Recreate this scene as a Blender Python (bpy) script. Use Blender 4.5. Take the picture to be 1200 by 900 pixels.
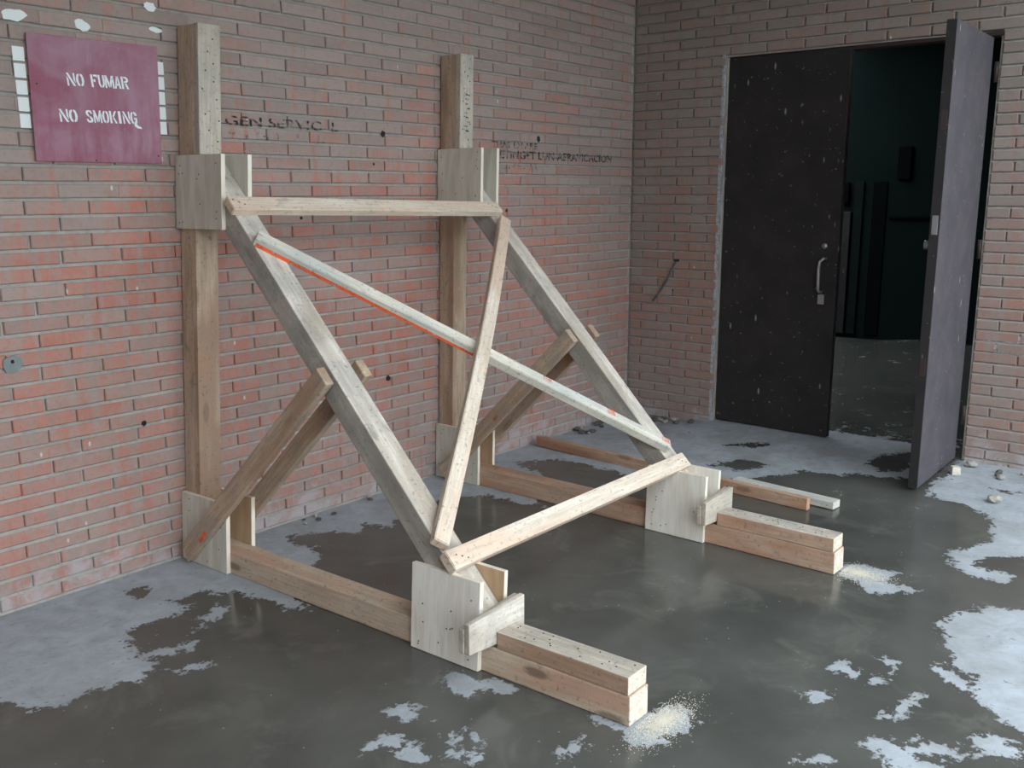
import bpy, bmesh, math, random
import numpy as np
from mathutils import Matrix, Vector, noise as mnoise

# ------------------------------------------------------------------ clear
for o in list(bpy.data.objects):
    bpy.data.objects.remove(o, do_unlink=True)
scene = bpy.context.scene
COL = scene.collection
random.seed(7)

# ------------------------------------------------------------------ camera
# World: X runs along the brick wall to the right, D is the distance from that wall (D = -Y), Z is up.
YAW, PITCH, ROLL = 0.8804, 0.1995, -0.0017
CAM = Vector((-2.0916, -3.4643, 1.4998))
FPX = 1110.36
fw = Vector((math.sin(YAW)*math.cos(PITCH), math.cos(YAW)*math.cos(PITCH), -math.sin(PITCH)))
rt = Vector((math.cos(YAW), -math.sin(YAW), 0))
up = rt.cross(fw)
if up.z < 0: up = -up
r2 = rt*math.cos(ROLL) + up*math.sin(ROLL)
u2 = -rt*math.sin(ROLL) + up*math.cos(ROLL)
cd = bpy.data.cameras.new('camera'); cam = bpy.data.objects.new('camera', cd); COL.objects.link(cam)
cd.sensor_fit = 'HORIZONTAL'; cd.sensor_width = 36; cd.lens = 36*FPX/1200; cd.clip_start = .05
cam.matrix_world = Matrix(((r2.x, u2.x, -fw.x, CAM.x), (r2.y, u2.y, -fw.y, CAM.y), (r2.z, u2.z, -fw.z, CAM.z), (0, 0, 0, 1)))
scene.camera = cam

# ------------------------------------------------------------------ overcast sky, exposure
world = bpy.data.worlds.new('overcast_sky'); scene.world = world; world.use_nodes = True
bg = world.node_tree.nodes['Background']
bg.inputs[0].default_value = (.86, .94, 1.0, 1); bg.inputs[1].default_value = 1.0
vs = scene.view_settings
vs.view_transform = 'Standard'; vs.look = 'None'; vs.gamma = 1; vs.use_curve_mapping = False
vs.exposure = 1.98

# ------------------------------------------------------------------ node helpers
class NT:
    def __init__(s, name):
        s.m = bpy.data.materials.new(name); s.m.use_nodes = True
        s.t = s.m.node_tree; s.n = s.t.nodes; s.n.clear()
        s.out = s.n.new('ShaderNodeOutputMaterial'); s.b = s.n.new('ShaderNodeBsdfPrincipled')
        s.t.links.new(s.b.outputs[0], s.out.inputs[0])
    def put(s, sock, v):
        if hasattr(v, 'is_linked') or isinstance(v, bpy.types.NodeSocket): s.t.links.new(v, sock)
        elif isinstance(v, (tuple, list)) and len(v) == 3 and sock.type == 'RGBA': sock.default_value = (*v, 1)
        else: sock.default_value = v
    def set(s, **k):
        for a, v in k.items(): s.put(s.b.inputs[a.replace('_', ' ')], v)
    def pos(s): return s.n.new('ShaderNodeNewGeometry').outputs['Position']
    def obj(s): return s.n.new('ShaderNodeTexCoord').outputs['Object']
    def rnd(s): return s.n.new('ShaderNodeObjectInfo').outputs['Random']
    def isl(s): return s.n.new('ShaderNodeNewGeometry').outputs['Random Per Island']
    def attr(s, name):
        a = s.n.new('ShaderNodeAttribute'); a.attribute_name = name; return a.outputs['Fac']
    def math(s, op, a, b=0.0, c=None, clamp=False):
        x = s.n.new('ShaderNodeMath'); x.operation = op; x.use_clamp = clamp
        s.put(x.inputs[0], a); s.put(x.inputs[1], b)
        if c is not None: s.put(x.inputs[2], c)
        return x.outputs[0]
    def vmath(s, op, a, b):
        x = s.n.new('ShaderNodeVectorMath'); x.operation = op; s.put(x.inputs[0], a); s.put(x.inputs[1], b); return x.outputs[0]
    def sep(s, v):
        x = s.n.new('ShaderNodeSeparateXYZ'); s.put(x.inputs[0], v); return x.outputs
    def comb(s, x, y, z):
        c = s.n.new('ShaderNodeCombineXYZ')
        for i, v in enumerate((x, y, z)): s.put(c.inputs[i], v)
        return c.outputs[0]
    def noise(s, v, scale=1, detail=4, rough=.55, dist=0):
        x = s.n.new('ShaderNodeTexNoise'); s.put(x.inputs['Vector'], v)
        x.inputs['Scale'].default_value = scale; x.inputs['Detail'].default_value = detail
        x.inputs['Roughness'].default_value = rough; x.inputs['Distortion'].default_value = dist
        return x.outputs['Fac']
    def voro(s, v, scale=1, feature='F1', out='Distance', rnd=1):
        x = s.n.new('ShaderNodeTexVoronoi'); x.feature = feature; s.put(x.inputs['Vector'], v)
        x.inputs['Scale'].default_value = scale; x.inputs['Randomness'].default_value = rnd
        return x.outputs[out]
    def ramp(s, f, a, b, c0=0.0, c1=1.0):
        x = s.n.new('ShaderNodeMapRange'); x.clamp = True
        for i, v in enumerate((f, a, b, c0, c1)): s.put(x.inputs[i], v)
        return x.outputs[0]
    def mix(s, f, a, b, mode='MIX'):
        x = s.n.new('ShaderNodeMix'); x.data_type = 'RGBA'; x.blend_type = mode
        s.put(x.inputs['Factor'], f); s.put(x.inputs[6], a); s.put(x.inputs[7], b)
        return x.outputs[2]
    def bump(s, h, strength=.3, dist=.01):
        x = s.n.new('ShaderNodeBump'); s.put(x.inputs['Height'], h)
        x.inputs['Strength'].default_value = strength; x.inputs['Distance'].default_value = dist
        s.t.links.new(x.outputs[0], s.b.inputs['Normal']); return x
    def alpha(s, f):
        tr = s.n.new('ShaderNodeBsdfTransparent'); mx = s.n.new('ShaderNodeMixShader')
        s.put(mx.inputs[0], f); s.t.links.new(tr.outputs[0], mx.inputs[1]); s.t.links.new(s.b.outputs[0], mx.inputs[2])
        s.t.links.new(mx.outputs[0], s.out.inputs[0])

def srgb(r, g, b):
    f = lambda c: (c/255/12.92 if c/255 <= .04045 else ((c/255+.055)/1.055)**2.4)
    return (f(r), f(g), f(b))

# ------------------------------------------------------------------ materials
def wood(name, light, dark, tint=None, grey=0.0, knots=.5, rough=.75, streak=1.0):
    """lumber: grain along local X; tint = heartwood colour in streaks, grey = weathering / cement smears"""
    m = NT(name); o = m.obj(); r = m.rnd()
    sh = m.comb(m.math('MULTIPLY', r, 37.0), m.math('MULTIPLY', r, 91.0), m.math('MULTIPLY', r, 53.0))
    v = m.vmath('ADD', o, sh)
    g1 = m.noise(m.vmath('MULTIPLY', v, (3, 26, 26)), 1, 4, .6, .4)
    g2 = m.noise(m.vmath('MULTIPLY', v, (6, 140, 140)), 1, 3, .6)
    big = m.noise(m.vmath('MULTIPLY', v, (1.6, 9, 9)), 1, 2)
    c = m.mix(m.ramp(g1, .35, .7), light, dark)
    if tint: c = m.mix(m.ramp(big, .47, .60, 0, streak), c, tint)
    c = m.mix(m.ramp(g2, .46, .66, 0, .55), c, tuple(x*.8 for x in dark))
    kd = m.voro(m.vmath('MULTIPLY', v, (3.0, 9, 9)), 1)
    c = m.mix(m.ramp(kd, .11, .30, knots*.55, 0), c, dark)
    c = m.mix(m.ramp(kd, .10, .17, knots, 0), c, (dark[0]*.35, dark[1]*.3, dark[2]*.28))
    if grey:
        w = m.noise(v, 7, 5, .65)
        c = m.mix(m.ramp(w, .42, .62, 0, grey), c, srgb(136, 137, 134))
    sp = m.noise(v, 70, 3, .6)
    c = m.mix(m.ramp(sp, .60, .70, 0, .55), c, srgb(95, 84, 74))
    dm = m.noise(m.vmath('MULTIPLY', v, (12, 26, 26)), 1, 4, .65, .6)
    c = m.mix(m.ramp(dm, .60, .70, 0, .45), c, srgb(120, 110, 100))
    c = m.mix(m.ramp(dm, .28, .38, .35, 0), c, tuple(min(1, x*1.15) for x in light))
    m.set(Base_Color=c, Roughness=rough); m.bump(g2, .25, .002)
    return m.m

W_POST = wood('wood_post_tan', srgb(204, 180, 156), srgb(174, 150, 126), srgb(166, 134, 110), .2)
W_CLEAT = wood('wood_cleat_pale', srgb(206, 198, 184), srgb(178, 166, 148), None, .3, .2)
W_RAKER = wood('wood_raker_weathered', srgb(226, 219, 208), srgb(198, 188, 174), srgb(182, 170, 154), .4, .4)
W_RAKERS = wood('wood_raker_cement_stained', srgb(190, 184, 173), srgb(164, 158, 147), srgb(152, 146, 136), .6, .4)
W_END = wood('wood_sawn_end', srgb(230, 221, 206), srgb(206, 192, 172), None, 0, 0)
W_CSIDE = wood('wood_cleat_brown', srgb(184, 154, 130), srgb(160, 128, 104), srgb(166, 132, 108), .15, .2)
W_SOLE = wood('wood_sole_pinkish', srgb(212, 194, 172), srgb(188, 166, 142), srgb(198, 160, 136), .2, .8)
W_SOLE2 = wood('wood_sole_orange', srgb(206, 178, 154), srgb(182, 146, 120), srgb(184, 138, 112), .2, .7)
W_PALE = wood('wood_batten_fresh', srgb(236, 224, 208), srgb(214, 196, 174), srgb(226, 200, 178), .1, .25)
W_LIME = wood('wood_batten_whitish', srgb(236, 231, 216), srgb(212, 206, 188), srgb(204, 206, 200), .12, .15)
W_BRACE = wood('wood_brace_brown', srgb(202, 180, 156), srgb(172, 148, 124), srgb(172, 138, 112), .35, .4)
W_PLANK = wood('wood_plank_reddish', srgb(212, 182, 156), srgb(186, 144, 116), srgb(180, 130, 102), .1, .5)

def plywood(name, c1, c2, c3):
    m = NT(name); o = m.obj(); r = m.rnd()
    sh = m.comb(m.math('MULTIPLY', r, 17.0), m.math('MULTIPLY', r, 61.0), 0.0)
    v = m.vmath('ADD', o, sh)
    a = m.noise(m.vmath('MULTIPLY', v, (1.2, 9, 9)), 1.6, 3, .5, 1.2)
    b = m.noise(m.vmath('MULTIPLY', v, (8, 90, 90)), 1, 3)
    c = m.mix(m.ramp(a, .38, .66), c1, c2)
    c = m.mix(m.ramp(b, .5, .75, 0, .35), c, c3)
    m.set(Base_Color=c, Roughness=.7); m.bump(b, .1, .001)
    return m.m
W_PLY = plywood('plywood_weathered', srgb(216, 213, 200), srgb(196, 191, 177), srgb(164, 156, 140))
W_PLYF = plywood('plywood_fresh', srgb(246, 243, 234), srgb(232, 226, 212), srgb(192, 180, 162))
W_PLYT = plywood('plywood_tan', srgb(196, 170, 138), srgb(178, 148, 116), srgb(150, 120, 92))

W_PLYE = plywood('plywood_sawn_edge', srgb(236, 230, 214), srgb(226, 216, 196), srgb(196, 182, 158))

def plain(name, col, rough=.6, metal=0.0, nscale=12, namt=.25, spec=.5):
    m = NT(name); v = m.obj(); m.b.inputs['Specular IOR Level'].default_value = spec
    n = m.noise(v, nscale, 4)
    c = m.mix(m.ramp(n, .35, .7, 0, namt), col, tuple(x*.45 for x in col))
    m.set(Base_Color=c, Roughness=rough, Metallic=metal); m.bump(n, .1, .002)
    return m.m
M_NAIL = plain('nail_steel', srgb(58, 55, 54), .5, .6)
M_STEEL = plain('dull_aluminium', srgb(176, 178, 182), .42, .8, 30, .2)

# brick: one random value per brick, whether the brick is an object of its own or an island of the brick field
def brick_mat(name, warm):
    m = NT(name); p = m.pos()
    h = m.math('FRACT', m.math('ADD', m.rnd(), m.isl()))
    h2 = m.math('FRACT', m.math('MULTIPLY', h, 17.31))
    h3 = m.math('FRACT', m.math('MULTIPLY', h, 53.7))
    red = m.mix(h2, srgb(*warm[0]), srgb(*warm[1]))
    grey = m.mix(h3, srgb(*warm[2]), srgb(*warm[3]))
    z = m.sep(p)[2]
    reg = m.noise(p, 1.1, 3, .5)
    # bricks blend further towards grey in the upper courses
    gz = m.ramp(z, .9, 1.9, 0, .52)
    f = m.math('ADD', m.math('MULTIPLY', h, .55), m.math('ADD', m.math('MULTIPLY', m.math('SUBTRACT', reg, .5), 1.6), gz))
    c = m.mix(m.ramp(f, .12, .85), red, grey)
    wash = m.noise(m.vmath('MULTIPLY', p, (1, 1, 2.5)), 3.2, 5, .65, .4)
    c = m.mix(m.math('ADD', m.ramp(wash, .42, .70, .0, .5), m.ramp(z, .05, .75, .34, 0), clamp=True), c, srgb(*warm[6]))
    bl = m.noise(p, 13, 5, .6, .5)
    c = m.mix(m.ramp(bl, .48, .66, 0, .5), c, srgb(*warm[4]))
    bd = m.noise(m.vmath('MULTIPLY', p, (22, 22, 2.5)), 1, 4, .6)
    c = m.mix(m.ramp(bd, .50, .58, 0, .6), c, grey)
    c = m.mix(m.ramp(bd, .36, .44, .55, 0), c, red)
    fi = m.noise(p, 60, 4, .7)
    c = m.mix(m.ramp(fi, .5, .75, 0, .45), c, srgb(*warm[5]))
    # lime bloom at the foot
    ef = m.noise(p, 5.5, 5, .7, .6)
    lo = m.ramp(z, .02, .30, .17, -.08)
    e = m.ramp(m.math('ADD', ef, lo), .60, .74, 0, .7)
    c = m.mix(e, c, srgb(178, 172, 176))
    fl = m.voro(m.vmath('MULTIPLY', p, (1, 1, .5)), 9)
    c = m.mix(m.ramp(fl, .03, .055, .8, 0), c, srgb(214, 206, 196))
    m.set(Base_Color=c, Roughness=.88); m.bump(m.math('ADD', fi, bl), .45, .004)
    return m.m
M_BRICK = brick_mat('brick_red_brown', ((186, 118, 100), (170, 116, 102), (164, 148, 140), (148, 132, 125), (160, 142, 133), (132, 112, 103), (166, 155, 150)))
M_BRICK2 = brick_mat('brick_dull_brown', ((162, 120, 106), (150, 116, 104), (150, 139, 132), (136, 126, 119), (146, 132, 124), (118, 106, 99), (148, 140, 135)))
def mortar_mat():
    m = NT('mortar_grey'); p = m.pos()
    a = m.noise(p, 30, 5, .65); b = m.noise(p, 2.0, 3)
    c = m.mix(m.ramp(b, .35, .65), srgb(178, 175, 168), srgb(158, 154, 148))
    c = m.mix(m.ramp(a, .45, .75, 0, .5), c, srgb(122, 116, 110))
    m.set(Base_Color=c, Roughness=.95); m.bump(a, .5, .004)
    return m.m
M_MORTAR = mortar_mat()
def floor_mat():
    m = NT('floor_wet_and_dry_concrete'); p = m.pos()
    d = m.attr('dry')
    n1 = m.noise(p, 9, 6, .68, .5); n2 = m.noise(p, 34, 5, .7); n3 = m.noise(p, 2.2, 4, .55)
    e = m.math('ADD', d, m.math('ADD', m.math('MULTIPLY', m.math('SUBTRACT', n1, .5), .22), m.math('MULTIPLY', m.math('SUBTRACT', n2, .5), .15)))
    dry = m.ramp(e, -.004, .010)
    damp = m.ramp(e, -.035, .006)
    dc = m.mix(m.ramp(n1, .35, .7), srgb(178, 186, 194), srgb(150, 156, 160))
    dc = m.mix(m.ramp(n2, .60, .70, 0, .7), dc, srgb(104, 106, 106))
    dc = m.mix(m.ramp(m.noise(p, 3.1, 4), .5, .68, 0, .45), dc, srgb(140, 140, 136))
    wc = m.mix(m.ramp(n3, .35, .65), srgb(78, 79, 75), srgb(94, 95, 91))
    wc = m.mix(m.ramp(n1, .6, .75, 0, .25), wc, srgb(112, 112, 106))
    mud = m.noise(p, 3.6, 6, .62, .8)
    murk = m.ramp(mud, .54, .70, 0, .42)
    wc = m.mix(murk, wc, srgb(120, 121, 114))
    sp = m.voro(p, 16)
    wc = m.mix(m.ramp(sp, .035, .06, .6, 0), wc, srgb(170, 170, 162))
    c = m.mix(dry, wc, dc)
    m.set(Base_Color=c, Roughness=m.ramp(dry, 0.0, 1.0, m.math('ADD', m.ramp(n3, .3, .7, .09, .2), m.math('MULTIPLY', murk, .35)), .85))
    m.b.inputs['Specular IOR Level'].default_value = .4
    hh = m.math('MULTIPLY', m.math('ADD', m.math('MULTIPLY', n2, .6), n1), m.ramp(dry, 0, 1, .02, 1))
    m.bump(hh, .35, .006)
    return m.m
M_FLOOR = floor_mat()
def door_mat(name, c1, c2, white):
    m = NT(name); p = m.obj()
    n = m.noise(p, 4, 5, .6); f = m.noise(p, 40, 4, .7)
    c = m.mix(m.ramp(n, .35, .7), c1, c2)
    sc = m.noise(m.vmath('MULTIPLY', p, (34, 34, 13)), 1, 4, .7)
    c = m.mix(m.ramp(sc, .66, .70, 0, .8), c, white)
    ck = m.voro(m.vmath('MULTIPLY', p, (4, 13, 13)), 1); gate = m.noise(p, 6, 2)
    c = m.mix(m.math('MULTIPLY', m.ramp(ck, .05, .10, .9, 0), m.ramp(gate, .48, .52)), c, white)
    m.set(Base_Color=c, Roughness=m.ramp(n, .3, .7, .55, .8)); m.bump(f, .1, .002)
    return m.m
M_DOOR = door_mat('door_dark_brown_paint', srgb(40, 37, 38), srgb(33, 31, 33), srgb(150, 148, 142))
M_DOOR2 = door_mat('door_faded_mauve_paint', srgb(88, 84, 90), srgb(74, 72, 78), srgb(180, 176, 176))
M_FRAME = plain('steel_frame_dark', srgb(58, 44, 42), .6, 0, 10, .4)
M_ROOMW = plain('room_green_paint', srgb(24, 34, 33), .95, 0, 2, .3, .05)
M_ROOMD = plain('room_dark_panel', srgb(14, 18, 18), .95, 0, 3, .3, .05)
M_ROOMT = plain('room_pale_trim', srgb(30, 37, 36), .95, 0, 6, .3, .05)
M_LBLOCK = plain('light_block_brown', srgb(150, 132, 122), .9, 0, 3, .3)
M_CEIL = plain('ceiling_concrete', srgb(150, 148, 144), .9, 0, 2, .3)
def paint(name, col, lo, hi, scale=30, keep=1.0, stretch=(1, 1, 1), rough=.7):
    m = NT(name); p = m.pos()
    n = m.noise(m.vmath('MULTIPLY', p, stretch), scale, 5, .7)
    m.set(Base_Color=col, Roughness=rough); m.alpha(m.ramp(n, lo, hi, 0, keep))
    return m.m
M_WHITE = paint('white_paint', srgb(226, 232, 230), .28, .32, 26)
M_SMEAR = paint('thin_white_paint', srgb(196, 204, 208), .38, .62, 16, .8, (1, 1, 3))
M_INK = paint('worn_black_stencil', srgb(38, 36, 40), .42, .56, 34, .85)
M_INK2 = paint('very_worn_black_stencil', srgb(44, 42, 46), .46, .66, 40, .75)
M_CHALK = paint('worn_white_stencil', srgb(214, 208, 204), .5, .66, 60, .6)
M_ORANGE = paint('orange_spray_paint', srgb(255, 112, 64), .30, .48, 24, .92)
M_ORANGE2 = paint('soft_orange_spray_paint', srgb(250, 130, 100), .36, .66, 30, .6)
M_PENCIL = paint('dark_marker', srgb(40, 42, 46), .40, .5, 60, .8)
def sign_mat():
    m = NT('sign_faded_maroon'); p = m.pos()
    a = m.noise(p, 5, 5, .6, .8); b = m.noise(m.vmath('MULTIPLY', p, (22, 22, 5)), 1, 5, .65); f = m.noise(p, 45, 4, .7)
    c = m.mix(m.ramp(a, .36, .66), srgb(158, 120, 136), srgb(148, 88, 106))
    z = m.sep(p)[2]
    c = m.mix(m.math('MULTIPLY', m.ramp(b, .4, .65), m.ramp(z, 1.66, 1.98, .7, .25)), c, srgb(132, 56, 78))
    c = m.mix(m.ramp(b, .64, .74, 0, .5), c, srgb(176, 150, 170))
    c = m.mix(m.ramp(f, .68, .74, 0, .7), c, srgb(96, 50, 62))
    m.set(Base_Color=c, Roughness=m.ramp(a, .3, .7, .5, .7))
    return m.m
M_SIGN = sign_mat()
M_LETTER = paint('sign_white_stencil', srgb(226, 234, 236), .26, .36, 60)
M_RUBBLE = plain('rubble_mortar', srgb(170, 166, 158), .9, 0, 40, .4)
M_RUBBLED = plain('rubble_dark', srgb(96, 94, 88), .9, 0, 40, .4)
M_DUST = plain('sawdust_cream', srgb(228, 222, 206), .9, 0, 90, .2)
M_CABLE = plain('cable_grey', srgb(84, 84, 88), .6, 0, 20, .1)
M_CEMENT = plain('cement_patch', srgb(128, 136, 136), .9, 0, 40, .3)
M_HOLE = plain('hole_shadow', srgb(40, 32, 30), .95, 0, 40, .2)
M_BEAD = plain('render_bead', srgb(176, 182, 188), .8, 0, 55, .9)

# ------------------------------------------------------------------ mesh helpers
MW = {}                        # world matrix of every object, kept here because Blender evaluates lazily
def place(o, M):
    MW[o.name] = M.copy()
    o.matrix_basis = (MW[o.parent.name].inverted() @ M) if o.parent else M
def link(name, me, parent=None, mat=None, kind=None):
    o = bpy.data.objects.new(name, me); COL.objects.link(o)
    if mat is not None and me is not None and not me.materials: me.materials.append(mat)
    if parent is not None: o.parent = parent; MW[o.name] = MW[parent.name].copy()
    else: MW[o.name] = Matrix.Identity(4)
    if kind: o['kind'] = kind
    return o
def tag(o, label, cat, group=None, kind=None):
    o['label'] = label; o['category'] = cat
    if group: o['group'] = group
    if kind: o['kind'] = kind
    return o
def W(x, d, z): return Vector((x, -d, z))
def mesh_from(name, verts, faces):
    me = bpy.data.meshes.new(name); me.from_pydata([tuple(v) for v in verts], [], faces); me.update()
    bm = bmesh.new(); bm.from_mesh(me); bmesh.ops.recalc_face_normals(bm, faces=bm.faces); bm.to_mesh(me); bm.free()
    return me
def frame_of(xdir, ydir, org):
    x = xdir.normalized(); z = x.cross(ydir).normalized(); y = z.cross(x)
    return Matrix(((x.x, y.x, z.x, org.x), (x.y, y.y, z.y, org.y), (x.z, y.z, z.z, org.z), (0, 0, 0, 1)))
def prism(name, bot, top, mat, parent, xdir, bevel=.003, kind=None):
    """solid between two matching world polygons; its local X (the grain) lies along xdir"""
    n = len(bot)
    nor = (top[0]-bot[0])
    c = sum(bot, Vector())/n
    yd = nor.cross(xdir)
    if yd.length < 1e-4: yd = bot[1]-bot[0]
    M = frame_of(xdir, yd, c); Mi = M.inverted()
    v = [Mi @ p for p in bot] + [Mi @ p for p in top]
    f = [list(range(n))[::-1], [n+i for i in range(n)]] + [[i, (i+1) % n, n+(i+1) % n, n+i] for i in range(n)]
    me = mesh_from(name, v, f)
    if bevel:
        bm = bmesh.new(); bm.from_mesh(me)
        bmesh.ops.bevel(bm, geom=list(bm.edges), offset=bevel, segments=2, affect='EDGES', profile=.5)
        bm.to_mesh(me); bm.free()
    o = link(name, me, parent, mat, kind)
    place(o, M)
    return o
def face_mat(o, mat, test):
    """give the faces whose world normal passes test a second material (sawn ends, stained sides)"""
    me = o.data; me.materials.append(mat); k = len(me.materials)-1; M3 = MW[o.name].to_3x3()
    for p in me.polygons:
        if test(M3 @ p.normal): p.material_index = k
def boxw(name, lo, hi, mat, parent=None, kind=None, bevel=0.0, xdir=None):
    """axis-aligned box given in (x, D, z) corners"""
    (x0, d0, z0), (x1, d1, z1) = lo, hi
    b = [W(x0, d0, z0), W(x1, d0, z0), W(x1, d1, z0), W(x0, d1, z0)]
    t = [W(x0, d0, z1), W(x1, d0, z1), W(x1, d1, z1), W(x0, d1, z1)]
    if xdir is None:
        dx, dy = abs(x1-x0), abs(d1-d0)
        xdir = Vector((1, 0, 0)) if dx >= dy else Vector((0, 1, 0))
    return prism(name, b, t, mat, parent, xdir, bevel, kind)
def boxes_mesh(name, lst):
    V = []; F = []
    for (x0, d0, z0), (x1, d1, z1) in lst:
        k = len(V)
        V += [W(x0, d0, z0), W(x1, d0, z0), W(x1, d1, z0), W(x0, d1, z0), W(x0, d0, z1), W(x1, d0, z1), W(x1, d1, z1), W(x0, d1, z1)]
        F += [[k, k+1, k+2, k+3], [k+4, k+5, k+6, k+7], [k, k+1, k+5, k+4], [k+1, k+2, k+6, k+5], [k+2, k+3, k+7, k+6], [k+3, k, k+4, k+7]]
    return mesh_from(name, V, F)
def tube(name, pts, r, mat, parent=None, n=8):
    V = []; F = []
    for i, p in enumerate(pts):
        a = pts[max(i-1, 0)]; b = pts[min(i+1, len(pts)-1)]; d = (b-a).normalized()
        u = d.cross(Vector((.3, .2, 1)).normalized()).normalized(); w = d.cross(u)
        for k in range(n):
            an = 2*math.pi*k/n; V.append(p + (u*math.cos(an)+w*math.sin(an))*r)
    for i in range(len(pts)-1):
        for k in range(n): F.append([i*n+k, i*n+(k+1) % n, (i+1)*n+(k+1) % n, (i+1)*n+k])
    F += [list(range(n))[::-1], [(len(pts)-1)*n+k for k in range(n)]]
    me = mesh_from(name, V, F)
    for p in me.polygons: p.use_smooth = True
    return link(name, me, parent, mat)
def nails(parent, pts, nor, r=.0031, h=.0014, name='nail_heads', mat=None):
    """small nail heads standing on a face, joined into one sub-part"""
    V = []; F = []; nor = nor.normalized()
    u = nor.cross(Vector((.31, .2, .93))).normalized(); w = nor.cross(u); n = 7
    for p in pts:
        k = len(V)
        for t, rr in ((-.002, r), (h, r*.8)):
            for i in range(n):
                a = 2*math.pi*i/n; V.append(p + nor*t + (u*math.cos(a)+w*math.sin(a))*rr)
        F.append([k+n+i for i in range(n)])
        F += [[k+i, k+(i+1) % n, k+n+(i+1) % n, k+n+i] for i in range(n)]
    Mi = MW[parent.name].inverted()
    me = mesh_from(name, [Mi @ v for v in V], F)
    return link(name, me, parent, mat or M_NAIL, 'stuff')
def decal(name, polys, mat, parent, kind=None):
    """flat paint: world polygons laid on a surface"""
    V = []; F = []
    for pl in polys:
        k = len(V); V += pl; F.append(list(range(k, k+len(pl))))
    Mi = MW[parent.name].inverted()
    me = bpy.data.meshes.new(name); me.from_pydata([tuple(Mi @ v) for v in V], [], F); me.update()
    return link(name, me, parent, mat, kind)
# ================================================================== THE SETTING
XC = 3.349                      # corner of the two walls
def xr(d): return XC + .0207*d  # the right-hand wall runs very slightly out of square
DOOR0, DOOR1, DTOP = .645, 2.170, 2.312
ROOFZ = 3.05
HC, BL, JT, HJ = .0589, .229, .0105, .0045  # course height, brick pitch, bed joint, head joint
Z0 = .006
NCOURSE = 51

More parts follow.
